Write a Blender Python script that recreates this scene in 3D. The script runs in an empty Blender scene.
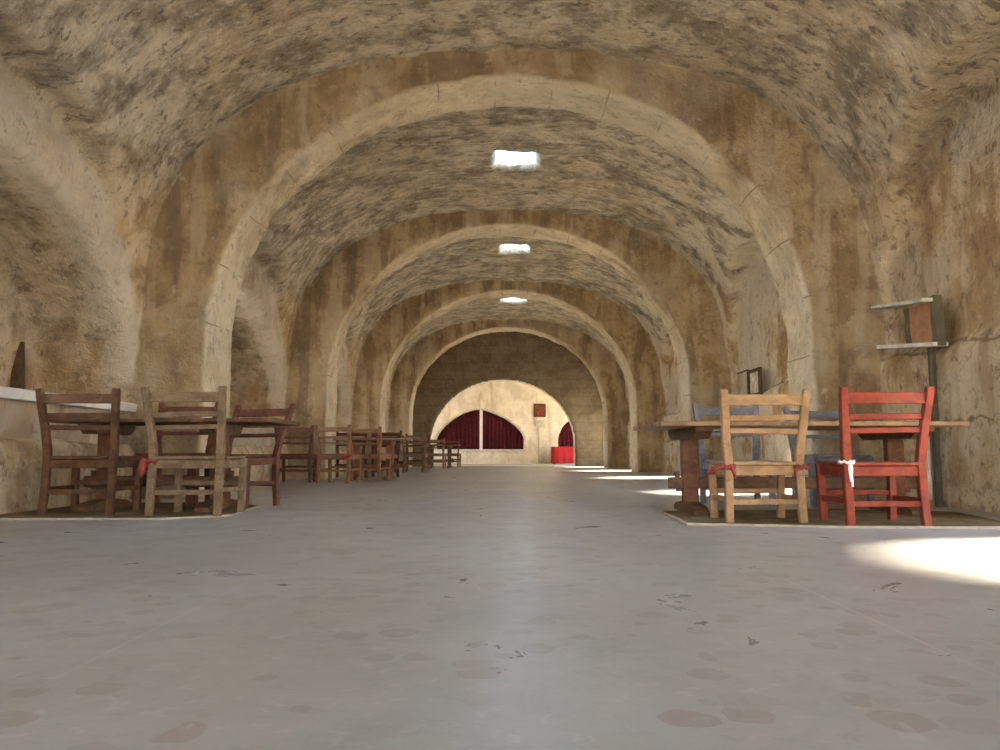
import bpy, bmesh, math, random
import numpy as np
from mathutils import Vector, Matrix, noise
from math import pi, sin, cos, radians as R

random.seed(4)
S = bpy.context.scene
C = S.collection

# ------------------------------------------------------------------ node helpers
class NT:
    def __init__(s, name):
        m = bpy.data.materials.new(name); m.use_nodes = True
        s.m = m; s.t = m.node_tree; s.t.nodes.clear()
        s.out = s.n('ShaderNodeOutputMaterial'); s.b = s.n('ShaderNodeBsdfPrincipled')
        s.l(s.b.outputs[0], s.out.inputs[0])
    def n(s, k, **kw):
        x = s.t.nodes.new(k)
        for a, v in kw.items(): setattr(x, a, v)
        return x
    def l(s, a, b): s.t.links.new(a, b)
    def put(s, sock, v):
        if hasattr(v, 'is_output'): s.l(v, sock)
        elif isinstance(v, tuple) and len(v) == 3 and sock.type == 'RGBA': sock.default_value = (*v, 1)
        else: sock.default_value = v
    def coord(s, scale=(1, 1, 1), rot=(0, 0, 0), loc=(0, 0, 0)):
        tc = s.n('ShaderNodeTexCoord'); mp = s.n('ShaderNodeMapping')
        mp.inputs['Scale'].default_value = scale; mp.inputs['Rotation'].default_value = rot; mp.inputs['Location'].default_value = loc
        s.l(tc.outputs['Object'], mp.inputs[0]); return mp.outputs[0]
    def noise(s, vec, scale, detail=4, rough=.55, dist=0):
        x = s.n('ShaderNodeTexNoise'); x.inputs['Scale'].default_value = scale; x.inputs['Detail'].default_value = detail
        x.inputs['Roughness'].default_value = rough; x.inputs['Distortion'].default_value = dist
        s.l(vec, x.inputs['Vector']); return x.outputs[0]
    def voro(s, vec, scale, feature='F1', out='Distance', rnd=1.0):
        x = s.n('ShaderNodeTexVoronoi', feature=feature); x.inputs['Scale'].default_value = scale
        x.inputs['Randomness'].default_value = rnd
        s.l(vec, x.inputs['Vector']); return x.outputs[out]
    def math(s, op, a, b=0.0, clamp=False):
        x = s.n('ShaderNodeMath', operation=op, use_clamp=clamp); s.put(x.inputs[0], a); s.put(x.inputs[1], b); return x.outputs[0]
    def ramp(s, v, a, b):
        x = s.n('ShaderNodeMapRange'); x.interpolation_type = 'SMOOTHSTEP'
        s.put(x.inputs['Value'], v); x.inputs['From Min'].default_value = a; x.inputs['From Max'].default_value = b
        return x.outputs[0]
    def mix(s, f, a, b, mode='MIX'):
        x = s.n('ShaderNodeMix', data_type='RGBA', blend_type=mode)
        s.put(x.inputs[0], f); s.put(x.inputs[6], a); s.put(x.inputs[7], b); return x.outputs[2]
    def bump(s, h, strength=.5, dist=.02, nrm=None):
        x = s.n('ShaderNodeBump'); x.inputs['Strength'].default_value = strength; x.inputs['Distance'].default_value = dist
        s.l(h, x.inputs['Height'])
        if nrm: s.l(nrm, x.inputs['Normal'])
        s.l(x.outputs[0], s.b.inputs['Normal']); return x.outputs[0]
    def fin(s, col, rough=.9, spec=.3):
        s.put(s.b.inputs['Base Color'], col); s.put(s.b.inputs['Roughness'], rough); s.put(s.b.inputs['Specular IOR Level'], spec)
        return s.m

# ------------------------------------------------------------------ stone materials
def stone(name, kind):
    t = NT(name)
    v = t.coord()
    big = t.noise(v, .55, 5, .6)
    med = t.noise(v, 2.2, 6, .62, .4)
    fine = t.noise(v, 11, 6, .65)
    if kind == 'vault':
        strk = t.noise(t.coord((1.0, 3.2, 1.6), (0, 0, .35)), 1.7, 7, .68, .8)
        c = t.mix(t.ramp(med, .36, .64), (.27, .225, .165), (.43, .365, .265))
        c = t.mix(t.ramp(big, .44, .66), c, (.40, .29, .175))
        c = t.mix(t.math('MULTIPLY', t.ramp(strk, .5, .68), .55), c, (.165, .145, .118))
        c = t.mix(t.math('MULTIPLY', t.ramp(strk, .46, .3), .5), c, (.50, .43, .32))
        sp = t.noise(t.coord((1, 2.6, 1.4), (0, 0, .3)), 6.5, 5, .7, 1.0)
        c = t.mix(t.math('MULTIPLY', t.ramp(sp, .57, .70), .75), c, (.11, .09, .07))
        c = t.mix(t.math('MULTIPLY', t.ramp(sp, .42, .30), .45), c, (.58, .50, .38))
    elif kind == 'wall':
        strk = t.noise(t.coord((2.6, 2.6, .35)), 1.6, 6, .6, .2)
        c = t.mix(t.ramp(med, .36, .64), (.36, .245, .135), (.50, .385, .245))
        c = t.mix(t.ramp(big, .42, .62), c, (.43, .36, .26))
        c = t.mix(t.math('MULTIPLY', t.ramp(strk, .52, .66), .6), c, (.56, .46, .33))
        c = t.mix(t.math('MULTIPLY', t.ramp(strk, .46, .34), .55), c, (.24, .145, .07))
        pat = t.noise(v, 4.5, 6, .7, 1.2)
        c = t.mix(t.math('MULTIPLY', t.ramp(pat, .56, .68), .55), c, (.20, .135, .075))
    elif kind == 'face':
        strk = t.noise(t.coord((2.4, 2.4, .28)), 1.5, 6, .62, .25)
        c = t.mix(t.ramp(med, .36, .64), (.30, .19, .095), (.41, .29, .165))
        c = t.mix(t.math('MULTIPLY', t.ramp(strk, .52, .68), .55), c, (.46, .37, .24))
        c = t.mix(t.math('MULTIPLY', t.ramp(strk, .46, .33), .55), c, (.185, .115, .06))
        c = t.mix(t.math('MULTIPLY', t.ramp(big, .55, .7), .5), c, (.36, .30, .22))
    elif kind == 'dressed':
        c = t.mix(t.ramp(med, .34, .66), (.46, .37, .25), (.62, .52, .37))
        c = t.mix(t.math('MULTIPLY', t.ramp(big, .48, .66), .6), c, (.48, .42, .32))
        geo = t.n('ShaderNodeSeparateXYZ'); t.l(v, geo.inputs[0])
        ang = t.math('ARCTAN2', t.math('SUBTRACT', geo.outputs[2], 1.2), geo.outputs[0])
        wob = t.math('MULTIPLY', t.noise(v, .9, 2), .22)
        k = t.math('FRACT', t.math('ADD', t.math('MULTIPLY', ang, 5.2), wob))
        d = t.math('ABSOLUTE', t.math('SUBTRACT', k, .5))
        j = t.math('MULTIPLY', t.ramp(d, .016, .006), t.ramp(t.noise(v, 1.9, 3), .46, .58))
        c = t.mix(t.math('MULTIPLY', j, .75), c, (.17, .12, .07))
        pat = t.noise(v, 5, 6, .7, 1.0)
        c = t.mix(t.math('MULTIPLY', t.ramp(pat, .58, .7), .5), c, (.26, .19, .115))
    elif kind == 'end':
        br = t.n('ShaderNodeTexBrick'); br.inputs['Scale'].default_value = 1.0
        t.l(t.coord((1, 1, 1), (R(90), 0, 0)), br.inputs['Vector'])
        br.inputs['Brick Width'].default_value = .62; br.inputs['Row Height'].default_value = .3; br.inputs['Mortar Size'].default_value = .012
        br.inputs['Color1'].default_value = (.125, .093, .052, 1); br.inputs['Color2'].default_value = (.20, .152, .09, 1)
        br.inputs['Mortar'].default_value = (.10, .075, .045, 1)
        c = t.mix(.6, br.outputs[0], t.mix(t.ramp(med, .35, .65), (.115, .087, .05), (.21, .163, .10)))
    elif kind == 'pale':
        strk = t.noise(t.coord((2.4, 2.4, .4)), 1.5, 5, .6)
        c = t.mix(t.ramp(med, .35, .65), (.60, .52, .38), (.76, .68, .53))
        c = t.mix(t.math('MULTIPLY', t.ramp(strk, .46, .34), .5), c, (.42, .31, .18))
    c = t.mix(t.math('MULTIPLY', t.ramp(fine, .58, .74), .4), c, (.14, .10, .065))
    c = t.mix(t.math('MULTIPLY', t.ramp(fine, .42, .28), .25), c, (.62, .54, .42))
    h = t.math('ADD', t.math('MULTIPLY', med, .9), t.math('MULTIPLY', fine, .35))
    pits = t.noise(v, 26, 4, .7)
    h = t.math('ADD', h, t.math('MULTIPLY', pits, .14))
    t.bump(h, .9 if kind in ('vault',) else .6, .05)
    return t.fin(c, .92, .15)


ARCH = [(1.9, 2.7), (7.4, 8.2), (12.5, 13.3), (17.8, 18.6), (23.1, 23.9)]
def hall_mat():
    """one weathered lime-plaster and stone surface; what kind of stone shows depends only on where on the building it is"""
    t = NT('weathered_hall_stone'); v = t.coord()
    xyz = t.n('ShaderNodeSeparateXYZ'); t.l(v, xyz.inputs[0]); x, y, z = xyz.outputs
    ax = t.math('ABSOLUTE', x)
    big = t.noise(v, .55, 5, .6); med = t.noise(v, 2.2, 7, .66, .4); fine = t.noise(v, 9, 8, .72); grit = t.noise(v, 30, 5, .7)
    drip = t.noise(t.coord((2.4, 2.4, .38)), 1.5, 3, .5, .15); clot = t.noise(v, 4.2, 8, .74, .5)
    drag = t.noise(t.coord((1.0, 3.0, 1.7), (0, 0, .35)), 1.6, 8, .72, .3)
    speck = t.noise(t.coord((1, 1.9, 1.4), (0, 0, .3)), 5.5, 7, .74, .25)
    # vault rubble
    c = t.mix(t.ramp(med, .38, .60), (.26, .21, .14), (.60, .50, .345))
    c = t.mix(t.math('MULTIPLY', t.ramp(big, .47, .64), .5), c, (.48, .35, .20))
    c = t.mix(t.math('MULTIPLY', t.ramp(drag, .50, .62), .65), c, (.23, .195, .145))
    c = t.mix(t.math('MULTIPLY', t.ramp(drag, .46, .34), .5), c, (.74, .64, .47))
    c = t.mix(t.math('MULTIPLY', t.ramp(speck, .54, .62), .75), c, (.13, .10, .07))
    vault = t.mix(t.math('MULTIPLY', t.ramp(speck, .46, .37), .5), c, (.76, .67, .50))
    # plastered wall
    c = t.mix(t.ramp(med, .38, .60), (.46, .30, .14), (.68, .495, .27))
    c = t.mix(t.math('MULTIPLY', t.ramp(big, .42, .6), .7), c, (.56, .45, .30))
    c = t.mix(t.math('MULTIPLY', t.ramp(drip, .52, .62), .55), c, (.74, .60, .40))
    c = t.mix(t.math('MULTIPLY', t.ramp(drip, .46, .37), .5), c, (.29, .17, .078))
    c = t.mix(t.math('MULTIPLY', t.ramp(clot, .53, .62), .6), c, (.27, .17, .085))
    c = t.mix(t.math('MULTIPLY', t.ramp(clot, .44, .36), .5), c, (.78, .63, .42))
    wall = t.mix(t.math('MULTIPLY', t.ramp(speck, .56, .63), .6), c, (.17, .105, .055))
    # pier and arch faces
    c = t.mix(t.ramp(med, .38, .62), (.30, .195, .093), (.45, .32, .168))
    c = t.mix(t.math('MULTIPLY', t.ramp(drip, .52, .62), .55), c, (.53, .42, .27))
    c = t.mix(t.math('MULTIPLY', t.ramp(drip, .47, .38), .6), c, (.165, .108, .06))
    c = t.mix(t.math('MULTIPLY', t.ramp(clot, .54, .64), .5), c, (.19, .125, .065))
    face = t.mix(t.math('MULTIPLY', t.ramp(big, .5, .64), .5), c, (.40, .325, .22))
    # dressed voussoirs on the underside of the arches
    c = t.mix(t.ramp(med, .36, .64), (.55, .43, .265), (.80, .66, .44))
    c = t.mix(t.math('MULTIPLY', t.ramp(big, .46, .62), .6), c, (.56, .49, .365))
    ang = t.math('ARCTAN2', t.math('SUBTRACT', z, 1.2), x)
    k = t.math('FRACT', t.math('ADD', t.math('MULTIPLY', ang, 5.2), t.math('MULTIPLY', t.noise(v, .9, 2), .22)))
    j = t.math('MULTIPLY', t.ramp(t.math('ABSOLUTE', t.math('SUBTRACT', k, .5)), .016, .006), t.ramp(t.noise(v, 1.9, 3), .46, .58))
    c = t.mix(t.math('MULTIPLY', j, .75), c, (.17, .12, .07))
    c = t.mix(t.math('MULTIPLY', t.ramp(clot, .54, .64), .45), c, (.36, .27, .165))
    dressed = t.mix(t.math('MULTIPLY', t.ramp(speck, .57, .66), .55), c, (.22, .155, .09))
    wob = t.math('MULTIPLY', t.math('SUBTRACT', med, .5), .9)
    # where each one is
    zz = t.math('MAXIMUM', t.math('SUBTRACT', z, 1.6), 0.0)
    r = t.math('SQRT', t.math('ADD', t.math('POWER', t.math('DIVIDE', ax, 3.02), 2.0), t.math('POWER', t.math('DIVIDE', zz, 2.73), 2.0)))
    m = None
    for a, b in ARCH:
        q = t.math('MULTIPLY', t.ramp(y, a - .05, a - .02), t.ramp(y, b + .05, b + .02))
        m = q if m is None else t.math('MAXIMUM', m, q)
    m = t.math('MULTIPLY', m, t.ramp(ax, 3.76, 3.70))
    up = t.ramp(t.math('ADD', z, wob), 2.55, 3.45)
    nic = t.math('MULTIPLY', t.ramp(x, -3.66, -3.76), t.ramp(t.math('ADD', z, wob), 1.2, 1.75))
    body = t.mix(t.math('MAXIMUM', up, t.math('MULTIPLY', nic, .6)), wall, vault)
    paler = t.math('MULTIPLY', t.math('MULTIPLY', t.ramp(x, 2.6, 2.9), t.ramp(y, 7.9, 8.3)), t.ramp(t.math('ADD', med, big), .88, 1.02))  # paler blotches over the right wall past the near bay
    body = t.mix(t.math('MULTIPLY', paler, .6), body, (.74, .65, .49))
    band = t.math('MULTIPLY', t.math('MULTIPLY', t.ramp(x, -3.67, -3.72), t.ramp(t.math('ADD', x, t.math('MULTIPLY', wob, .5)), -4.05, -3.95)), t.ramp(z, 1.0, 1.3))
    body = t.mix(t.math('MULTIPLY', band, .6), body, (.66, .57, .43))
    # open bed joint running along the right wall
    jz = t.math('ABSOLUTE', t.math('ADD', t.math('SUBTRACT', z, 1.34), t.math('MULTIPLY', t.math('SUBTRACT', big, .5), .5)))
    jz2 = t.math('ABSOLUTE', t.math('ADD', t.math('SUBTRACT', z, .72), t.math('MULTIPLY', t.math('SUBTRACT', med, .5), .35)))
    jj = t.math('MULTIPLY', t.math('MAXIMUM', t.ramp(jz, .022, .008), t.ramp(jz2, .02, .007)), t.math('MULTIPLY', t.ramp(x, 3.4, 3.5), t.ramp(clot, .38, .50)))
    body = t.mix(t.math('MULTIPLY', jj, .7), body, (.20, .12, .06))
    ring = t.mix(t.ramp(t.math('ADD', r, t.math('MULTIPLY', wob, .03)), 1.006, 1.020), dressed, face)
    c = t.mix(m, body, ring)
    c = t.mix(t.math('MULTIPLY', t.ramp(fine, .56, .68), .45), c, (.13, .095, .06))
    c = t.mix(t.math('MULTIPLY', t.ramp(fine, .44, .32), .3), c, (.70, .61, .47))
    h = t.math('ADD', t.math('MULTIPLY', clot, 1.0), t.math('MULTIPLY', fine, .5))
    h = t.math('ADD', h, t.math('ADD', t.math('MULTIPLY', grit, .14), t.math('MULTIPLY', speck, t.math('ADD', t.math('MULTIPLY', up, -.35), -.1))))
    t.bump(h, 1.0, .09)
    return t.fin(c, .92, .15)
HALL = hall_mat()
M = {k: stone('stone_' + k, k) for k in ('wall', 'end', 'pale')}

def floor_mat():
    t = NT('worn_floor'); v = t.coord()
    big = t.noise(v, .5, 4, .6); med = t.noise(v, 3.2, 6, .65, .6); fine = t.noise(v, 30, 4, .6)
    c = t.mix(t.ramp(big, .38, .62), (.268, .252, .205), (.335, .322, .275))
    c = t.mix(t.math('MULTIPLY', t.ramp(med, .52, .66), .5), c, (.23, .212, .182))
    # scattered darker flat chips of stone set in the floor
    wob = t.n('ShaderNodeVectorMath', operation='ADD')
    nz = t.n('ShaderNodeTexNoise'); nz.inputs['Scale'].default_value = 9; nz.inputs['Detail'].default_value = 3; t.l(v, nz.inputs['Vector'])
    sc = t.n('ShaderNodeVectorMath', operation='SCALE'); sc.inputs[3].default_value = .06; t.l(nz.outputs[1], sc.inputs[0])
    t.l(v, wob.inputs[0]); t.l(sc.outputs[0], wob.inputs[1])
    vo = t.n('ShaderNodeTexVoronoi'); vo.inputs['Scale'].default_value = 8.5; t.l(wob.outputs[0], vo.inputs['Vector'])
    sp = t.n('ShaderNodeSeparateColor'); t.l(vo.outputs['Color'], sp.inputs[0])
    size = t.math('ADD', t.math('MULTIPLY', sp.outputs[0], .30), .20)
    chip = t.math('MULTIPLY', t.ramp(t.math('SUBTRACT', size, vo.outputs['Distance']), 0, .02), t.ramp(sp.outputs[1], .15, .5))
    c = t.mix(t.math('MULTIPLY', chip, .5), c, t.mix(sp.outputs[2], (.20, .14, .09), (.185, .165, .14)))
    wr = t.ramp(t.noise(v, 4.2, 5, .7, 2.2), .60, .72)
    sm = t.noise(v, 13, 6, .7, .5)
    c = t.mix(t.math('MULTIPLY', t.ramp(sm, .54, .66), .35), c, (.20, .18, .15))
    c = t.mix(t.math('MULTIPLY', t.ramp(sm, .45, .34), .30), c, (.46, .43, .37))
    c = t.mix(t.math('MULTIPLY', wr, .3), c, (.47, .45, .41))
    br = t.n('ShaderNodeTexBrick'); t.l(t.coord((1, 1, 1), (0, 0, R(90)), (0, -.99, 0)), br.inputs['Vector'])
    br.inputs['Scale'].default_value = 1; br.inputs['Brick Width'].default_value = 3.1; br.inputs['Row Height'].default_value = 1.9
    br.inputs['Mortar Size'].default_value = .006; br.inputs['Mortar Smooth'].default_value = .3
    c = t.mix(t.math('MULTIPLY', t.math('MULTIPLY', br.outputs['Fac'], t.ramp(big, .4, .55)), .35), c, (.50, .48, .44))
    t.bump(t.math('ADD', t.math('MULTIPLY', med, .6), t.math('MULTIPLY', fine, .12)), .22, .012)
    ro = t.math('ADD', t.math('MULTIPLY', med, .22), .20)
    return t.fin(c, ro, .8)
M['floor'] = floor_mat()

def wood(name, a, b, worn=None, rough=.6, wear=.35):
    t = NT(name)
    g = t.noise(t.coord((5, 9, 7)), 1.6, 6, .68, .6)
    g2 = t.noise(t.coord((9, 9, 14)), 1.6, 6, .65, .8)
    c = t.mix(t.ramp(g, .36, .64), a, b)
    c = t.mix(t.math('MULTIPLY', t.ramp(g2, .5, .7), .45), c, tuple(x * .55 for x in a))
    if worn:
        w = t.noise(t.coord(), 7, 6, .72, .6)
        c = t.mix(t.math('MULTIPLY', t.ramp(w, .56, .68), wear), c, worn)
    t.bump(g, .35, .006)
    c = t.mix(1.0, c, (.84, .70, .53), 'MULTIPLY')
    return t.fin(c, rough, .2)
W = {
    'brown': wood('brown_wood', (.070, .040, .024), (.135, .080, .047), (.21, .145, .095)),
    'grey': wood('weathered_grey_wood', (.135, .105, .073), (.235, .19, .138), (.085, .06, .04), .75),
    'darkred': wood('dark_reddish_wood', (.085, .035, .024), (.16, .07, .045), (.25, .13, .085)),
    'beige': wood('pale_bare_wood', (.28, .19, .115), (.42, .30, .19), (.17, .11, .06), .65),
    'red': wood('red_painted_wood', (.17, .027, .016), (.26, .052, .030), (.22, .10, .055), .5, .5),
    'blue': wood('blue_grey_painted_wood', (.14, .165, .235), (.24, .28, .38), (.30, .24, .18)),
    'tan': wood('tan_wood', (.16, .10, .06), (.27, .175, .11), (.11, .065, .04)),
    'mid': wood('reddish_brown_wood', (.17, .08, .048), (.29, .15, .09), (.38, .27, .18)),
    'table': wood('dark_brown_table_wood', (.095, .058, .035), (.175, .11, .068), (.26, .18, .12)),
    'tabletop': wood('worn_tabletop_wood', (.22, .15, .095), (.36, .26, .175), (.12, .08, .05), .5),
    'redtable': wood('red_brown_trestle_wood', (.105, .052, .030), (.19, .096, .056), (.10, .06, .04)),
    'frame': wood('dark_frame_wood', (.06, .042, .028), (.12, .085, .055)),
}
def plain(name, col, rough=.8, var=.25, scale=12, spec=.3, bump=.2):
    t = NT(name); v = t.coord(); n_ = t.noise(v, scale, 5, .6)
    c = t.mix(t.ramp(n_, .35, .65), tuple(x * (1 - var) for x in col), col)
    t.bump(n_, bump, .01); return t.fin(c, rough, spec)
P = {
    'slab': plain('pale_stone_slab', (.66, .62, .52), .7, .18, 8),
    'white': plain('white_paint', (.75, .70, .60), .6, .1),
    'curtain': plain('maroon_cloth', (.075, .002, .008), .85, .45, 9),
    'redcloth': plain('bright_red_cloth', (.36, .010, .016), .75, .25, 5),
    'redrag': plain('faded_red_cloth', (.26, .045, .035), .85, .25, 30),
    'cord': plain('white_cord', (.72, .66, .58), .8, .15, 40),
    'pipe': plain('pale_plaster_conduit', (.55, .48, .36), .7, .25, 10),
    'darkpipe': plain('dark_conduit', (.085, .068, .045), .7, .35, 10),
    'board': plain('weathered_pale_board', (.58, .53, .42), .8, .3, 9),
    'olive': plain('dark_olive_board', (.11, .09, .05), .8, .3, 9),
    'brick': plain('terracotta_infill', (.42, .20, .10), .85, .35, 10),
    'paper': plain('faded_print', (.70, .60, .44), .8, .45, 11),
    'redpic': plain('dark_red_print', (.22, .055, .028), .7, .5, 8),
    'glassy': plain('aged_paper', (.60, .52, .38), .6, .3, 7),
    'sand': plain('sandy_ground', (.60, .51, .38), .95, .25, 1.5),
}
def mat_mat():
    t = NT('woven_mat'); v = t.coord()
    wv = t.n('ShaderNodeTexWave', wave_type='BANDS', bands_direction='X'); wv.inputs['Scale'].default_value = 30; wv.inputs['Distortion'].default_value = 1.5
    t.l(v, wv.inputs['Vector']); n_ = t.noise(v, 5, 5, .65)
    c = t.mix(t.ramp(n_, .35, .65), (.135, .095, .045), (.225, .165, .085))
    c = t.mix(t.math('MULTIPLY', wv.outputs[1], .35), c, (.085, .058, .028))
    t.bump(wv.outputs[1], .4, .004); return t.fin(c, .95, .1)
P['mat'] = mat_mat()
P['matedge'] = plain('pale_mat_edging', (.36, .29, .19), .9, .3, 20)

# ------------------------------------------------------------------ object helpers
def obj(name, bm, mat, parent=None, smooth=False):
    me = bpy.data.meshes.new(name)
    bmesh.ops.recalc_face_normals(bm, faces=bm.faces)
    bm.to_mesh(me); bm.free()
    if smooth:
        for p in me.polygons: p.use_smooth = True
    for m in (mat if isinstance(mat, (list, tuple)) else [mat]): me.materials.append(m)
    o = bpy.data.objects.new(name, me); C.objects.link(o)
    if parent: o.parent = parent
    return o
def tag(o, label, cat, group=None):
    o['label'] = label; o['category'] = cat
    if group: o['group'] = group
    return o
def thing(name, label, cat, loc=(0, 0, 0), rz=0, group=None):
    o = bpy.data.objects.new(name, None); C.objects.link(o)
    o.location = loc; o.rotation_euler = (0, 0, rz); o.empty_display_size = .2
    return tag(o, label, cat, group)
def sweep(bm, pts, w, d, taper=None, bev=.004, axis=Vector((1, 0, 0))):
    """box-section bar through pts; w along `axis`, d across it"""
    pts = [Vector(p) for p in pts]; rings = []
    for i, p in enumerate(pts):
        a = pts[max(i - 1, 0)]; b = pts[min(i + 1, len(pts) - 1)]
        t = (b - a).normalized()
        u = (axis - t * axis.dot(t)).normalized(); v = t.cross(u)
        k = taper[i] if taper else 1
        hw, hd = w * k / 2, d * k / 2
        ring = []
        c = bev
        for sx, sy in ((-hw + c, -hd), (hw - c, -hd), (hw, -hd + c), (hw, hd - c), (hw - c, hd), (-hw + c, hd), (-hw, hd - c), (-hw, -hd + c)):
            ring.append(bm.verts.new(p + u * sx + v * sy))
        rings.append(ring)
    for a, b in zip(rings, rings[1:]):
        for i in range(8): bm.faces.new((a[i], a[(i + 1) % 8], b[(i + 1) % 8], b[i]))
    bm.faces.new(rings[0]); bm.faces.new(rings[-1][::-1])
def bar(a, b, w, d, axis=Vector((0, 0, 1)), bev=.004, n=4, wob=.003, seed=0):
    bm = bmesh.new(); a = Vector(a); b = Vector(b); rnd = random.Random(seed + int(1000 * (a.x + 2 * a.y + 3 * a.z)))
    pts = []
    for i in range(n + 1):
        p = a.lerp(b, i / n)
        if 0 < i < n: p = p + Vector((rnd.uniform(-wob, wob), rnd.uniform(-wob, wob), rnd.uniform(-wob, wob)))
        pts.append(p)
    sweep(bm, pts, w, d, None, bev, axis); return bm
def box(x0, x1, y0, y1, z0, z1, bev=.01, seg=1):
    bm = bmesh.new(); bmesh.ops.create_cube(bm, size=1)
    bmesh.ops.scale(bm, vec=(x1 - x0, y1 - y0, z1 - z0), verts=bm.verts)
    bmesh.ops.translate(bm, vec=((x0 + x1) / 2, (y0 + y1) / 2, (z0 + z1) / 2), verts=bm.verts)
    if bev: bmesh.ops.bevel(bm, geom=list(bm.edges), offset=bev, segments=seg, affect='EDGES')
    return bm
def tube(pts, r, n=8):
    bm = bmesh.new(); pts = [Vector(p) for p in pts]; rings = []
    for i, p in enumerate(pts):
        t = (pts[min(i + 1, len(pts) - 1)] - pts[max(i - 1, 0)]).normalized()
        u = t.orthogonal().normalized() if not rings else (pu - t * pu.dot(t)).normalized()
        pu = u; v = t.cross(u)
        rr = r[i] if isinstance(r, (list, tuple)) else r
        rings.append([bm.verts.new(p + u * rr * cos(2 * pi * k / n) + v * rr * sin(2 * pi * k / n)) for k in range(n)])
    for a, b in zip(rings, rings[1:]):
        for i in range(n): bm.faces.new((a[i], a[(i + 1) % n], b[(i + 1) % n], b[i]))
    bm.faces.new(rings[0]); bm.faces.new(rings[-1][::-1]); return bm
def structure(o): o['kind'] = 'structure'; return o

# ------------------------------------------------------------------ the hall: union of air volumes, remeshed into one worn surface
BAYS = [(-3.0, 1.9), (2.7, 7.4), (8.2, 12.5), (13.3, 17.8), (18.6, 23.1), (23.9, 26.1)]
def profile(a, spring, top, n, cx=0, base=-.15, N=40, top_shift=0):
    pts = [(cx - a, base)]
    for i in range(N + 1):
        th = pi - pi * i / N
        c, s_ = cos(th), sin(th)
        x = a * math.copysign(abs(c) ** (2 / n), c); z = spring + (top - spring) * abs(s_) ** (2 / n)
        pts.append((cx + x + top_shift * (z - spring), z))
    pts.append((cx + a, base)); return pts
air = bmesh.new()
def prism_y(pts, y0, y1):
    A = [air.verts.new((x, y0, z)) for x, z in pts]; B = [air.verts.new((x, y1, z)) for x, z in pts]
    n = len(pts)
    for i in range(n): air.faces.new((A[i], A[(i + 1) % n], B[(i + 1) % n], B[i]))
    air.faces.new(A[::-1]); air.faces.new(B)
def prism_x(pts, x0, x1):
    A = [air.verts.new((x0, y, z)) for y, z in pts]; B = [air.verts.new((x1, y, z)) for y, z in pts]
    n = len(pts)
    for i in range(n): air.faces.new((A[i], A[(i + 1) % n], B[(i + 1) % n], B[i]))
    air.faces.new(A[::-1]); air.faces.new(B)
VP = profile(3.66, 2.0, 4.6, 2.4)
for y0, y1 in BAYS: prism_y(VP if y0 < 23 else profile(3.66, 2.0, 4.86, 2.4), y0, y1)
for y0, y1 in ARCH: prism_y(profile(3.02, 1.6, 4.33, 2.08), y0 - .1, y1 + .1)
DOORS = [(2.8, 4.3), (8.4, 9.75), (13.5, 14.9), (18.8, 20.3), (24.1, 25.5)]
for i, (y0, y1) in enumerate(BAYS[1:5]):
    c = (y0 + y1) / 2 + (.12 if i == 0 else 0); a = (y1 - c) - .03
    # niche in the left wall above a parapet, and the shallow lunettes over both walls
    prism_x(profile(a, .9, 2.74, 2.0, c, .55), -4.65, -3.3)
    prism_x(profile(a + .0, 1.3, 3.35, 2.0, c, 1.0), -3.71, -2.5)
    prism_x(profile(a + .0, 1.6, 3.45, 2.0, c, 1.4), 2.5, 3.76)
    # unseen opening added at the back of each niche to let in daylight
    wc = c - .35 if i else 4.3
    prism_x(profile(.85 if i else .7, 1.9, 2.45, 2, wc, 1.1, 16), -5.4, -4.5)
for y0, y1 in DOORS:
    prism_x(profile((y1 - y0) / 2, 1.75, 2.3, 2, (y0 + y1) / 2, -.15, 16), 3.4, 4.4)
# unseen arched opening added behind the camera as a daylight source
prism_y(profile(2.3, 1.5, 3.4, 2), -3.6, -2.9)
# skylights through the vault; the unseen first one widened to light the floor
SKY = [(.10, 4.7, .60, .60), (.11, 10.38, .28, .27), (.15, 15.05, .26, .28), (.15, 20.25, .30, .32)]
for cx, cy, hx, hy in SKY:
    prism_y([(cx - hx, 4.1), (cx - hx, 5.0), (cx + hx, 5.0), (cx + hx, 4.1)], cy - hy, cy + hy)
# opening through the end wall and the bright room behind
prism_y(profile(2.48, .85, 3.0, 1.95, -.17), 26.0, 26.7)
prism_y(profile(5.0, 2.2, 4.0, 2.4, -.4), 26.6, 31.0)
prism_x(profile(1.25, 1.9, 2.7, 2.2, 28.1, -.15, 16), 4.0, 5.4)
prism_x(profile(1.3, 2.0, 2.8, 2.2, 29.0, .8, 16), -6.2, -5.2)
prism_y(profile(1.80, 1.0, 2.24, 1.55, -1.17, .58), 30.9, 31.45)
prism_y(profile(.95, 1.0, 1.9, 2, 3.03, .58), 30.9, 31.45)
me = bpy.data.meshes.new('hall'); bmesh.ops.recalc_face_normals(air, faces=air.faces); air.to_mesh(me); air.free()
tmp = bpy.data.objects.new('hall', me); C.objects.link(tmp)
md = tmp.modifiers.new('r', 'REMESH'); md.mode = 'VOXEL'; md.voxel_size = .06
dg = bpy.context.evaluated_depsgraph_get(); ev = tmp.evaluated_get(dg); em = ev.to_mesh()
nv = len(em.vertices); co = np.empty(nv * 3); em.vertices.foreach_get('co', co); co = co.reshape(-1, 3)
no = np.empty(nv * 3); em.vertices.foreach_get('normal', no); no = no.reshape(-1, 3)
nf = len(em.polygons); ls = np.empty(nf, int); lt = np.empty(nf, int)
em.polygons.foreach_get('loop_start', ls); em.polygons.foreach_get('loop_total', lt)
lv = np.empty(len(em.loops), int); em.loops.foreach_get('vertex_index', lv)
fn = np.empty(nf * 3); em.polygons.foreach_get('normal', fn); fn = fn.reshape(-1, 3)
fc = np.empty(nf * 3); em.polygons.foreach_get('center', fc); fc = fc.reshape(-1, 3)
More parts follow.
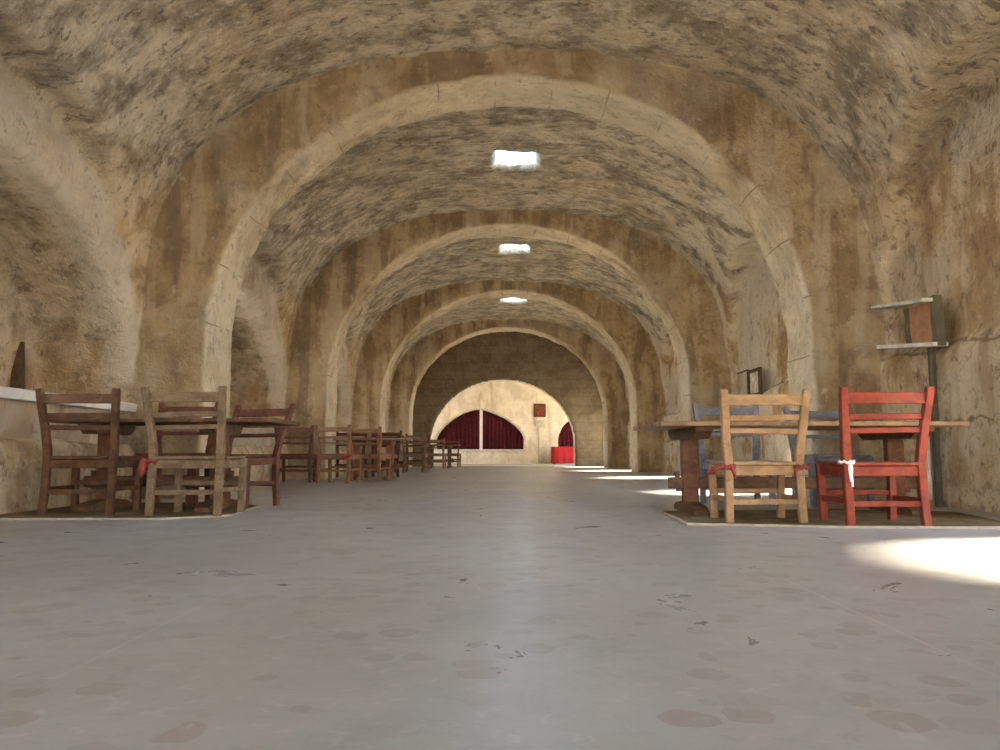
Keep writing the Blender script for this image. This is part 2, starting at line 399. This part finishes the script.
assert (lt == 4).all()
quads = lv[ls[:, None] + np.arange(4)]
ev.to_mesh_clear(); bpy.data.objects.remove(tmp)
dis = np.empty(nv)
for i in range(nv):
    p = Vector(co[i])
    q = Vector((p.x, p.y, p.z * .55))
    vz = min(max((p.z - 2.2) / 1.2, 0), 1)
    dis[i] = .030 * noise.noise(q * .9) + (.016 + .007 * vz) * noise.noise(p * 2.6) + (.010 + .006 * vz) * noise.noise(p * 6.5)
co2 = co + no * dis[:, None]
x, y, z = fc.T; nx, ny, nz = fn.T
drop = (z < -.06) | (y < -3.52) | (x > 5.32) | ((x > 4.32) & (y < 26)) | ((z > 4.74) & (y < 22)) | (x < -6.12) | ((x < -5.32) & (y < 26))
inarch = np.zeros(nf, int)
for k, (a, b) in enumerate(ARCH):
    inarch[(y > a - .07) & (y < b + .07) & (np.abs(x) < 3.6)] = k + 1
    inarch[(y > a - .07) & (y < b + .07) & (np.abs(x) >= 3.6) & (np.abs(ny) > .75) & (np.abs(x) < 3.72)] = k + 1
cat = np.zeros(nf, int)      # 1 ceiling 2 wall_left 3 wall_right 4 wall_end 5 room behind 10+ arches
cat[:] = np.where(x < 0, 2, 3)
cat[(z > 2.95) & (np.abs(x) < 3.7)] = 1
cat[inarch > 0] = 10 + inarch[inarch > 0]
cat[(y > 26.02)] = 4
cat[(y > 26.53)] = 5
cat[drop] = 0
def sub(name, mask, mats, slot=None):
    idx = np.where(mask)[0]; q = quads[idx]; used, inv = np.unique(q, return_inverse=True); inv = inv.reshape(-1, 4)
    m = bpy.data.meshes.new(name)
    m.vertices.add(len(used)); m.vertices.foreach_set('co', co2[used].ravel())
    m.loops.add(len(idx) * 4); m.loops.foreach_set('vertex_index', inv.ravel())
    m.polygons.add(len(idx)); m.polygons.foreach_set('loop_start', np.arange(len(idx)) * 4)
    for a in mats: m.materials.append(a)
    m.polygons.foreach_set('use_smooth', np.ones(len(idx), bool))
    if slot is not None: m.polygons.foreach_set('material_index', slot[idx].astype('i4'))
    m.update(calc_edges=True); m.validate()
    o = bpy.data.objects.new(name, m); C.objects.link(o); return structure(o)
sub('ceiling', cat == 1, [HALL])
sub('wall_left', cat == 2, [HALL]); sub('wall_right', cat == 3, [HALL])
for k in range(5): sub('trim_%d' % (k + 1), cat == 11 + k, [HALL])
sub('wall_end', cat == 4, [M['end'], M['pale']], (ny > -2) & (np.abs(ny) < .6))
sub('wall_back', cat == 5, [M['pale']])

bm = bmesh.new(); bmesh.ops.create_grid(bm, x_segments=12, y_segments=36, size=1)
bmesh.ops.scale(bm, vec=(5.9, 17.3, 1), verts=bm.verts); bmesh.ops.translate(bm, vec=(-.4, 14.25, 0), verts=bm.verts)
structure(obj('floor', bm, M['floor']))
bm = bmesh.new(); bmesh.ops.create_grid(bm, x_segments=2, y_segments=2, size=60)
bmesh.ops.translate(bm, vec=(0, 14, -.05), verts=bm.verts)
structure(obj('ground', bm, P['sand']))
structure(obj('trim_12', box(-2.66, 2.32, 26.15, 26.62, -.02, .045, .01), P['white']))
gt = NT('frosted_pane'); tr = gt.n('ShaderNodeBsdfTranslucent'); tr.inputs[0].default_value = (.82, .91, 1, 1); gt.l(tr.outputs[0], gt.out.inputs[0])
for i, (cx, cy, hx, hy) in enumerate(SKY):
    structure(obj('window_%d' % (i + 2), box(cx - hx - .09, cx + hx + .09, cy - hy - .09, cy + hy + .09, 4.735, 4.755, .003), gt.m))
# dark recess closing the near slot / parapet under the niches: rough battered wall
for i, (y0, y1) in enumerate(BAYS[1:5]):
    b = bmesh.new(); n1, n2 = 60, 16
    g = []
    for u in range(n1 + 1):
        row = []
        for w in range(n2 + 1):
            yy = y0 - .05 + (y1 - y0 + .1) * u / n1; t = w / n2
            xx = -3.74 - .42 * (1 - t) ** 1.6; zz = -.02 + .88 * t
            p = Vector((xx, yy, zz))
            xx += .05 * noise.noise(p * 3.1) + .03 * noise.noise(p * 8)
            row.append(b.verts.new((xx, yy, zz)))
        # top going back to the niche wall
        row.append(b.verts.new((-4.72, yy, .86)))
        row.append(b.verts.new((-4.72, yy, -.02)))
        g.append(row)
    for u in range(n1):
        for w in range(n2 + 2): b.faces.new((g[u][w], g[u + 1][w], g[u + 1][w + 1], g[u][w + 1]))
    structure(obj('parapet_wall', b, M['wall'], smooth=True))
    b = bmesh.new(); m1 = 40
    rings = []
    for u in range(m1 + 1):
        yy = y0 + .02 + (y1 - y0 - .04) * u / m1
        e = .012 * noise.noise(Vector((yy * 2.3, i, 0))); k = .008 * noise.noise(Vector((yy * 4, 5 + i, 0)))
        rings.append([b.verts.new(q) for q in ((-3.68 + k, yy, .852 + e * .5), (-3.67 + k, yy, .925 + e), (-3.69 + k, yy, .935 + e), (-4.7, yy, .935), (-4.7, yy, .85))])
    for a_, b_ in zip(rings, rings[1:]):
        for q in range(5): b.faces.new((a_[q], a_[(q + 1) % 5], b_[(q + 1) % 5], b_[q]))
    b.faces.new(rings[0]); b.faces.new(rings[-1])
    o = obj('trim_%d' % (6 + i), b, P['slab']); structure(o)

# ------------------------------------------------------------------ chairs
def make_chair(name, label, mat, group, loc, rz, seatmat=None, H=.87, wide=1.0, seed=0, lean=.085, slats=2, sd=.0):
    r = random.Random(seed); t = thing(name, label, 'chair', loc, rz, group)
    hb, ht, hf, dep = .225 * wide, .262 * wide, .235 * wide, .40
    m2 = seatmat or mat
    def X(z): return hb + (ht - hb) * max(0, (z - .40) / (.87 - .40)) + .006 * max(0, (.3 - z) / .3)
    def Y(z):
        return .02 * (1 - (z / .42 - 1) ** 2) if z < .42 else .02 - lean * ((z - .42) / .45) ** 1.25
    for s in (-1, 1):
        bm = bmesh.new(); zs = [0, .1, .2, .3, .38, .44, .52, .6, .7, .78, .84, .87]
        pts = [(s * X(q) + r.uniform(-.002, .002), Y(q), q * H / .87) for q in zs]
        sweep(bm, pts, .052, .045, [.95, .97, 1, 1, 1.05, 1.05, 1, .98, .96, .95, .93, .86], .006)
        obj('rear_leg', bm, mat, t)
        obj('front_leg', bar((s * (hf - .01), dep, 0), (s * hf, dep, .42 - sd), .048, .044, Vector((1, 0, 0)), .005, 4, .002, seed), mat, t)
    k = H / .87
    def rail(name, z0, z1, thick=.022, curve=.012, dz=0):
        bm = bmesh.new(); zc = (z0 + z1) / 2; pts = []
        for i in range(9):
            u = -1 + 2 * i / 8
            pts.append((u * (X(zc) - .015), Y(zc) - curve * (1 - u * u) + .002, (zc + dz * u + r.uniform(-.0015, .0015)) * k))
        sweep(bm, pts, z1 - z0, thick, [1, .99, .99, 1, .98, 1, 1, .99, 1], .004, Vector((0, 0, 1)))
        return obj(name, bm, mat, t)
    rail('top_rail', .765, .835, .026)
    if slats >= 1: rail('back_slat', .665, .703, .02, dz=r.uniform(-.004, .004))
    if slats >= 2: rail('back_slat', .580, .615, .02, dz=r.uniform(-.004, .004))
    # seat: planks side by side in one slightly irregular board
    bm = bmesh.new()
    y0 = -.01
    for j in range(4):
        a, b_ = y0 + j * .112, y0 + j * .112 + .109
        q = box(-hb - .012 if j else -hb + .028, hb + .012 if j else hb - .028, a, b_, .416 - sd, .438 - sd + r.uniform(-.002, .002), .004)
        me_ = bpy.data.meshes.new('t'); q.to_mesh(me_); q.free(); bm.from_mesh(me_); bpy.data.meshes.remove(me_)
    obj('seat', bm, m2, t)
    obj('apron', bar((-hb, .015, .383 - sd), (hb, .015, .383 - sd), .062, .02), mat, t)
    obj('apron', bar((-hf, dep, .383 - sd), (hf, dep, .383 - sd), .062, .02), mat, t)
    for s in (-1, 1):
        obj('apron', bar((s * hb, .02, .383 - sd), (s * hf, dep, .383 - sd), .062, .02), mat, t)
        obj('stretcher', bar((s * hb, .02, .20 - sd), (s * hf, dep, .20 - sd), .034, .022), mat, t)
    obj('stretcher', bar((-hb, .012, .185 - sd), (hb, .012, .185 - sd), .036, .022), mat, t)
    obj('stretcher', bar((-hf, dep, .235 - sd), (hf, dep, .235 - sd), .034, .022), mat, t)
    return t
def copy_tree(o, label, loc, rz, mat=None, scale=1, group=None):
    c = o.copy(); C.objects.link(c); c.location = loc; c.rotation_euler = (0, 0, rz); c.scale = (scale,) * 3
    c['label'] = label
    if group: c['group'] = group
    cache = {}
    for ch in o.children:
        d = ch.copy(); C.objects.link(d); d.parent = c
        if mat:
            d.data = ch.data.copy(); d.data.materials.clear(); d.data.materials.append(mat)
    return c
GN = 'ladder-back chairs around the near left table'
GR = 'ladder-back chairs around the near right table'
GM = 'ladder-back chairs around the second left table'
GF = 'ladder-back chairs around the third left table'
GX = 'ladder-back chairs around the farthest left table'
MZ = .012     # mat thickness
make_chair('ladder_back_chair', 'dark brown wooden chair seen from behind, leftmost of the near left table', W['brown'], GN, (-3.09, 5.40, MZ), R(0), H=.90, wide=1.06, seed=1, sd=.022)
make_chair('ladder_back_chair', 'weathered grey wooden chair seen from behind at the near left table', W['grey'], GN, (-2.27, 5.28, MZ), R(-4), H=.90, wide=1.08, seed=2, sd=.022)
make_chair('ladder_back_chair', 'dark brown chair facing the camera, mostly hidden behind the weathered grey chair', W['darkred'], GN, (-2.93, 6.80, MZ), R(180), seed=3, H=.90, lean=.10)
make_chair('ladder_back_chair', 'dark reddish chair turned half sideways at right end of the near left table', W['darkred'], GN, (-2.24, 6.60, 0), R(160), seed=4, H=.88, lean=.17, wide=1.14)
make_chair('ladder_back_chair', 'pale bare wood chair seen from behind at the near right table', W['beige'], GR, (1.63, 4.82, MZ), R(-1), seed=5, wide=1.0, H=.84, sd=.055)
make_chair('ladder_back_chair', 'bright red painted chair seen from behind at the near right table', W['red'], GR, (2.305, 4.64, MZ), R(0), seed=6, wide=1.0, H=.84, seatmat=W['red'], sd=.055)
make_chair('ladder_back_chair', 'blue grey painted chair facing the camera behind the pale wood chair', W['blue'], GR, (2.0, 6.86, 0), R(180), seed=7, H=.90, wide=1.06, sd=.05)
make_chair('ladder_back_chair', 'blue grey painted chair facing the camera, seen between pale and red chairs', W['blue'], GR, (2.83, 6.86, 0), R(180), seed=8, H=.87, wide=1.06)
# second table
A = make_chair('ladder_back_chair', 'light brown chair seen from behind in the middle of the second left table', W['tan'], GM, (-2.61, 11.25, 0), R(-12), seed=9, wide=1.05)
copy_tree(A, 'dark brown chair at the left end of the second left table', (-3.27, 11.5, 0), R(4), W['darkred'])
copy_tree(A, 'reddish brown chair seen from behind at right end of the second left table', (-2.30, 12.12, 0), R(-14), W['mid'])
copy_tree(A, 'dark chair on the far side of the second left table, left one', (-2.95, 14.1, 0), R(180), W['darkred'])
copy_tree(A, 'dark chair on the far side of the second left table, right one', (-2.3, 14.15, 0), R(172), W['brown'])
# third table
copy_tree(A, 'greyish brown chair seen from behind, frontmost at the third left table', (-2.18, 17.5, 0), R(0), W['grey'], 1.0, GF)
copy_tree(A, 'dark chair at the left end of the third left table beside the pier', (-2.86, 17.7, 0), R(8), W['darkred'], 1.0, GF)
copy_tree(A, 'dark reddish chair with raised top rail on far side of third left table', (-2.32, 19.3, 0), R(180), W['darkred'], 1.08, GF)
copy_tree(A, 'light brown chair in front of the farthest left table', (-2.12, 21.9, 0), R(-4), W['tan'], 1.0, GX)
copy_tree(A, 'dark chair at the right end of the farthest left table, nearest the red curtains', (-1.83, 24.0, 0), R(-6), W['darkred'], 1.0, GX)

# ------------------------------------------------------------------ tables
def make_table(label, loc, rz, L, Wd, top, postmat, beammat, topmat, group=None, xl=None, xr=None, tilt=0, H=.66, wedge=True, foot=.32):
    t = thing('trestle_table', label, 'table', loc, rz, group)
    x0, x1 = -L / 2, L / 2
    xl = x0 + .33 if xl is None else xl; xr = x1 - .33 if xr is None else xr
    bm = bmesh.new(); n = 4
    for j in range(n):
        a = -Wd / 2 + Wd * j / n; b_ = a + Wd / n - .004
        rr = random.Random(j + int(L * 100)); e = rr.uniform(-.012, .012)
        q = box(x0 + e, x1 + e * .6, a, b_, H - .032, H + rr.uniform(-.001, .001), .005)
        for v in q.verts: v.co.z += tilt * v.co.y
        me_ = bpy.data.meshes.new('t'); q.to_mesh(me_); q.free(); bm.from_mesh(me_); bpy.data.meshes.remove(me_)
    obj('tabletop', bm, topmat, t)
    for xx in (xl, xr):
        bm = bmesh.new()
        sweep(bm, [(xx, 0, .055), (xx, 0, .2), (xx, 0, .36), (xx, 0, H - .10)], .125, .075, [.92, .95, 1.0, 1.0], .008)
        obj('trestle_post', bm, postmat, t)
        # shaped foot: higher in the middle, tapering towards both ends
        bm = bmesh.new(); ring = []
        prof = [(-foot, 0), (-foot, .03), (-foot * .8, .055), (-foot * .25, .075), (foot * .25, .075), (foot * .8, .055), (foot, .03), (foot, 0)]
        A_ = [bm.verts.new((xx - .055, yy, zz)) for yy, zz in prof]; B_ = [bm.verts.new((xx + .055, yy, zz)) for yy, zz in prof]
        for i in range(8): bm.faces.new((A_[i], A_[(i + 1) % 8], B_[(i + 1) % 8], B_[i]))
        bm.faces.new(A_); bm.faces.new(B_[::-1])
        obj('foot', bm, beammat, t)
        bm = bmesh.new(); w2 = Wd * .42
        prof = [(-w2, H - .032), (-w2, H - .065), (-w2 * .78, H - .115), (w2 * .78, H - .115), (w2, H - .065), (w2, H - .032)]
        A_ = [bm.verts.new((xx - .06, yy, zz + tilt * yy)) for yy, zz in prof]; B_ = [bm.verts.new((xx + .06, yy, zz + tilt * yy)) for yy, zz in prof]
        for i in range(6): bm.faces.new((A_[i], A_[(i + 1) % 6], B_[(i + 1) % 6], B_[i]))
        bm.faces.new(A_); bm.faces.new(B_[::-1])
        obj('top_beam', bm, beammat, t)
    obj('stretcher', bar((xl - .16, 0, .215), (xr + .16, 0, .215), .085, .045, Vector((0, 0, 1)), .006, 6), beammat, t)
    for xx, s in ((xl - .085, -1), (xr + .085, 1)):
        obj('wedge', bar((xx, 0, .15), (xx + s * .012, 0, .30), .035, .03, Vector((1, 0, 0)), .004, 2), beammat, t)
    return t
GT = 'trestle tables along the hall'
make_table('long wooden trestle table behind the pale and red chairs', (2.11, 5.72, MZ), 0, 2.12, 1.08, None, W['redtable'], W['table'], W['tabletop'], GT, xl=-.74, xr=.80, H=.655)
make_table('brown trestle table behind the dark brown and grey chairs', (-2.62, 5.98, MZ), 0, 1.72, .76, None, W['redtable'], W['table'], W['table'], GT, xl=-.58, xr=.33, H=.70)
make_table('dark trestle table in the second group along the left wall', (-2.33, 12.98, 0), 0, 1.25, .66, None, W['mid'], W['table'], W['tabletop'], GT, H=.70)
make_table('small dark trestle table in the third group along left wall', (-2.4, 18.35, 0), 0, 1.4, .8, None, W['table'], W['table'], W['table'], GT, H=.72)
make_table('farthest trestle table, near the end wall arch', (-2.05, 22.9, 0), 0, 1.2, .8, None, W['table'], W['table'], W['table'], GT, H=.70)

# ------------------------------------------------------------------ mats
def mat_thing(label, outline, seed):
    bm = bmesh.new(); pts = []
    n = len(outline)
    for i in range(n):
        a = Vector((*outline[i], 0)); b = Vector((*outline[(i + 1) % n], 0))
        k = max(2, int((b - a).length / .12))
        for j in range(k):
            p = a.lerp(b, j / k); w = .012 * noise.noise(Vector((p.x * 3, p.y * 3, seed)))
            pts.append((p.x + w, p.y + w, 0))
    lo = [bm.verts.new((a, b, .0)) for a, b, _ in pts]; hi = [bm.verts.new((a, b, MZ - .001)) for a, b, _ in pts]
    bm.faces.new(hi)
    for i in range(len(pts)): bm.faces.new((lo[i], lo[(i + 1) % len(pts)], hi[(i + 1) % len(pts)], hi[i]))
    o = obj('floor_mat', bm, P['mat']); tag(o, label, 'mat', 'brown mats under the near tables')
    # pale binding round the rim
    e = bmesh.new(); cx = sum(p[0] for p in pts) / len(pts); cy = sum(p[1] for p in pts) / len(pts)
    A_, B_, D_ = [], [], []
    for a, b, _ in pts:
        d = Vector((a - cx, b - cy, 0)).normalized() * .010
        A_.append(e.verts.new((a + d.x * .5, b + d.y * .5, .0))); B_.append(e.verts.new((a + d.x * .4, b + d.y * .4, .011))); D_.append(e.verts.new((a - d.x, b - d.y, .0135)))
    m = len(pts)
    for i in range(m):
        j = (i + 1) % m; e.faces.new((A_[i], A_[j], B_[j], B_[i])); e.faces.new((B_[i], B_[j], D_[j], D_[i]))
    obj('edging', e, P['matedge'], o)
    return o
mat_thing('brown woven mat under the near right table and red chair', [(1.13, 4.80), (2.0, 4.62), (3.12, 4.58), (3.36, 5.75), (2.4, 6.0), (1.16, 5.80)], 1)
mat_thing('brown woven mat under the near left table', [(-3.72, 5.10), (-2.35, 5.13), (-1.98, 5.42), (-2.08, 6.3), (-2.5, 6.85), (-3.72, 6.6)], 2)

# ------------------------------------------------------------------ ties on the chairs
def rag(label, loc, pts, r, mat, cat='cloth strip', name='cloth_tie'):
    bm = bmesh.new(); first = True
    for seq, rr in zip(pts, r):
        q = tube(seq, rr, 7); me_ = bpy.data.meshes.new('t'); q.to_mesh(me_); q.free(); bm.from_mesh(me_); bpy.data.meshes.remove(me_)
    o = obj(name, bm, mat, smooth=True); o.location = loc; return tag(o, label, cat)
def loop(rx, ry, z, n=14, a0=0, a1=2 * pi, dz=.006): return [(rx * cos(a0 + (a1 - a0) * i / n), ry * sin(a0 + (a1 - a0) * i / n), z + dz * sin(3 * i)) for i in range(n + 1)]
rag('white cord tied around the left post of the red chair', (2.305 - .232, 4.65, MZ - .055),
    [loop(.042, .04, .438), [(.01, -.042, .43), (.012, -.046, .40), (.008, -.045, .36), (.012, -.044, .32), (.01, -.045, .29)], [(.0, -.042, .43), (-.004, -.046, .39), (.0, -.045, .35), (.002, -.044, .32)]],
    [.009, .0075, .0065], P['cord'], 'cord', 'tied_cord')
rag('faded red cloth strip tied to the left post of the pale chair', (1.63 - .232, 4.83, MZ - .055),
    [loop(.040, .038, .405), [(-.03, -.03, .41), (-.07, -.02, .40), (-.10, .02, .37), (-.12, .04, .36)], [(.01, -.04, .405), (.03, -.045, .37), (.035, -.045, .33)], [(-.02, .03, .41), (-.05, .05, .40), (-.09, .06, .40)]],
    [.015, [.012, .014, .015, .008], [.012, .012, .007], .012], P['redrag'])
rag('faded red cloth strip tied to the right post of the pale chair', (1.63 + .232, 4.83, MZ - .055),
    [loop(.040, .038, .405), [(-.03, -.035, .405), (-.05, -.04, .37), (-.045, -.04, .34)]],
    [.013, [.011, .011, .006]], P['redrag'])
rag('pinkish red cloth hanging on the left post of the grey chair', (-2.27 - .245, 5.32, MZ - .02),
    [loop(.040, .038, .40), [(-.045, -.03, .42), (-.055, -.04, .38), (-.06, -.04, .34), (-.058, -.04, .29)], [(-.04, -.01, .41), (-.045, -.02, .36), (-.05, -.02, .31)]],
    [.014, [.016, .022, .022, .010], [.014, .018, .008]], P['redrag'])
rag('small red cloth tied to right post of the second group\'s middle chair', (-2.61 + .225, 11.22, 0),
    [loop(.042, .04, .405), [(-.04, -.035, .41), (-.06, -.04, .38), (-.06, -.04, .345)]], [.02, [.022, .024, .012]], P['redcloth'])

# ------------------------------------------------------------------ right wall fittings
t = thing('wall_shelf_niche', 'wooden framed wall niche with two pale boards on the right wall', 'wall shelf', (3.63, 6.2, 1.5))
o = obj('top_board', bar((-.09, 0, .225), (-.03, 1.0, .35), .03, .16, Vector((0, 0, 1)), .004, 6), P['board'], t)
o = obj('bottom_board', bar((-.06, -.03, -.155), (-.03, .96, -.04), .035, .13, Vector((0, 0, 1)), .004, 6), P['board'], t)
obj('side_post', bar((-.05, .0, -.17), (-.05, .02, .26), .07, .08, Vector((1, 0, 0)), .006), P['olive'], t)
obj('inner_post', bar((-.03, .50, -.11), (-.03, .52, .245), .05, .03, Vector((0, 1, 0)), .004), P['olive'], t)
obj('infill_panel', bar((-.012, .265, -.12), (-.012, .265, .245), .46, .02, Vector((0, 1, 0)), .003), P['brick'], t)
tag(obj('dark_conduit', bar((3.61, 6.40, .0), (3.60, 6.36, 1.34), .055, .05, Vector((0, 1, 0)), .012, 8, .006), P['darkpipe']), 'dark vertical conduit running down the right wall below the framed niche', 'conduit')
tag(obj('pale_conduit', tube([(3.60, 6.50 + .004 * sin(i), .05 + .7 * i / 8) for i in range(9)], .024, 10), P['pipe'], smooth=True), 'pale pipe standing beside the dark conduit on the right wall', 'pipe')
bm = bmesh.new(); sweep(bm, [(-4.62, 6.98, .936), (-4.62, 6.98, 1.2), (-4.62, 7.0, 1.38), (-4.62, 7.02, 1.50)], .11, .09, [1, .9, .6, .3], .006, Vector((0, 1, 0)))  # dark tapering solid added in place of a shadowed slit
tag(obj('dark_slit_stand_in', bm, W['frame']), 'dark shape standing in for the shadowed slit in the left niche', 'board')
def picture(name, label, x0, x1, z0, z1, axis, at, fm, pm, depth=.035, bw=.045, flip=1, glass=False):
    t = thing(name, label, 'picture', (at if axis == 'x' else (x0 + x1) / 2, (x0 + x1) / 2 if axis == 'x' else at, (z0 + z1) / 2))
    hx, hz = (x1 - x0) / 2, (z1 - z0) / 2
    def B(a0, a1, c0, c1, d0, d1, bev=.004):
        if axis == 'x': return box(-d1, -d0, a0, a1, c0, c1, bev)
        return box(a0, a1, -d1, -d0, c0, c1, bev)
    for a in ((-hx, hx, hz - bw, hz), (-hx, hx, -hz, -hz + bw), (-hx, -hx + bw, -hz + bw, hz - bw), (hx - bw, hx, -hz + bw, hz - bw)):
        obj('frame_side', B(*a, 0, depth), fm, t)
    obj('print', B(-hx + bw, hx - bw, -hz + bw, hz - bw, .004, .014, 0), pm, t)
    return t
picture('framed_picture', 'small dark framed picture hanging on the right wall of second bay', 10.66, 11.2, 1.27, 1.67, 'x', 3.62, W['frame'], P['paper'], .05, .045)
tag(obj('wall_bracket', bar((3.60, 11.2, 1.69), (3.60, 11.75, 1.69), .02, .02), P['darkpipe']), 'thin dark rod on right wall beside the small framed picture', 'rod')
picture('framed_picture', 'dark red framed picture on the pale back wall', 1.06, 1.56, 1.93, 2.47, 'y', 30.99, W['darkred'], P['redpic'], .05, .06)
picture('wall_plaque', 'pale plaque below the dark red picture on the back wall', 1.12, 1.50, 1.55, 1.80, 'y', 30.99, P['board'], P['glassy'], .03, .03)
tag(obj('wall_conduit', tube([(1.28, 30.95, .02), (1.27, 30.95, .5), (1.28, 30.95, 1.0), (1.28, 30.95, 1.5)], .025, 8), P['board'], smooth=True), 'thin brown conduit below the plaque on the back wall', 'conduit')

# ------------------------------------------------------------------ back wall windows, curtains, red-covered table
def curtain(label, x0, x1, z0, z1, y, folds):
    bm = bmesh.new(); n = folds * 8; prev = None
    for i in range(n + 1):
        xx = x0 + (x1 - x0) * i / n
        a = .035 * sin(2 * pi * folds * i / n) + .01 * sin(5.3 * i / n * folds)
        cur = [bm.verts.new((xx, y + a * (1.1 - .2 * q), z0 + (z1 - z0) * q / 4)) for q in range(5)]
        cur += [bm.verts.new((xx, y + .012 + a * (1.1 - .2 * q), z0 + (z1 - z0) * q / 4)) for q in range(4, -1, -1)]
        if prev:
            for q in range(9): bm.faces.new((prev[q], cur[q], cur[q + 1], prev[q + 1]))
        prev = cur
    return tag(obj('curtain', bm, P['curtain'], smooth=True), label, 'curtain', 'maroon curtains in the back wall openings')
curtain('maroon curtain left of the white post in the arched back window', -3.0, -1.17, .55, 2.35, 31.33, 11)
curtain('maroon curtain right of the white post in the arched back window', -1.09, .70, .55, 2.35, 31.33, 11)
curtain('maroon curtain in the right back opening above the red covered table', 2.0, 4.1, .55, 2.0, 31.33, 12)
structure(obj('window_1', box(-1.175, -1.055, 31.1, 31.17, .56, 2.25, .008), P['white']))
structure(obj('trim_10', box(-2.95, .62, 30.93, 31.42, .52, .60, .012), P['slab']))
structure(obj('trim_11', box(2.06, 4.0, 30.93, 31.42, .52, .60, .012), P['slab']))
# cloth-covered table
bm = bmesh.new(); ring_prev = None; N = 72; cx, cy, hx, hy, tz = 2.25, 30.1, .50, .38, .70
rows = []
for zi, zz in enumerate((tz, tz - .012, .5, .25, .04)):
    row = []
    for i in range(N):
        a = 2 * pi * i / N; c_, s_ = cos(a), sin(a)
        k = 1 / max(abs(c_), abs(s_)); k = min(k, 1.30)
        f = (1 if zi else .98) + (.05 * zi / 4) + (.035 * zi / 4) * sin(12 * a + 1) 
        row.append(bm.verts.new((cx + hx * c_ * k * f, cy + hy * s_ * k * f, zz)))
    rows.append(row)
bm.faces.new(rows[0])
for a_, b_ in zip(rows, rows[1:]):
    for i in range(N): bm.faces.new((a_[i], a_[(i + 1) % N], b_[(i + 1) % N], b_[i]))
tb = thing('small_table', 'small table under a bright red cloth in the back room', 'table', (cx, cy, 0))
for sx in (-1, 1):
    for sy in (-1, 1): obj('leg', bar((sx * .42, sy * .31, 0), (sx * .42, sy * .31, .66), .045, .045, Vector((1, 0, 0))), W['brown'], tb)
obj('tabletop', box(-.47, .47, -.35, .35, .66, .69, .005), W['brown'], tb)
tag(obj('tablecloth', bm, P['redcloth'], smooth=False), 'bright red cloth draped to the floor over the back room table', 'tablecloth')

# ------------------------------------------------------------------ daylight
w = bpy.data.worlds.new('World'); S.world = w; w.use_nodes = True; nt = w.node_tree; nt.nodes.clear()
o_ = nt.nodes.new('ShaderNodeOutputWorld'); bg = nt.nodes.new('ShaderNodeBackground'); nt.links.new(bg.outputs[0], o_.inputs[0])
tc = nt.nodes.new('ShaderNodeTexCoord'); sx = nt.nodes.new('ShaderNodeSeparateXYZ'); nt.links.new(tc.outputs['Generated'], sx.inputs[0])
cr = nt.nodes.new('ShaderNodeValToRGB'); nt.links.new(sx.outputs[2], cr.inputs[0])
cr.color_ramp.elements[0].position = 0; cr.color_ramp.elements[0].color = (1.0, .96, .88, 1)
cr.color_ramp.elements[1].position = .8; cr.color_ramp.elements[1].color = (.27, .50, 1.0, 1)
nt.links.new(cr.outputs[0], bg.inputs[0]); bg.inputs[1].default_value = 6.6
sd = bpy.data.lights.new('sun', 'SUN'); sd.energy = 34; sd.angle = R(8); sd.color = (1, .93, .82)
so = bpy.data.objects.new('sun', sd); C.objects.link(so)
dirv = Vector((-1, -.16, -.90)); so.rotation_euler = dirv.to_track_quat('-Z', 'Y').to_euler(); so.location = (12, 10, 12)

# ------------------------------------------------------------------ camera
cd = bpy.data.cameras.new('camera'); cam = bpy.data.objects.new('camera', cd); C.objects.link(cam)
cd.sensor_width = 36; cd.lens = 27.0; cd.clip_start = .05
pitch = math.atan(78 / 750); yaw = math.atan(8 / 750)
cam.location = (0, 0, .45); cam.rotation_euler = (pi / 2 + pitch, 0, yaw); S.camera = cam
S.view_settings.view_transform = 'Standard'; S.view_settings.look = 'None'; S.view_settings.gamma = 1
S.view_settings.use_curve_mapping = False; S.view_settings.exposure = 1.36
S.cycles.max_bounces = 12; S.cycles.diffuse_bounces = 8; S.cycles.sample_clamp_indirect = 12; S.cycles.use_denoising = True
S.cycles.caustics_reflective = False; S.cycles.caustics_refractive = False
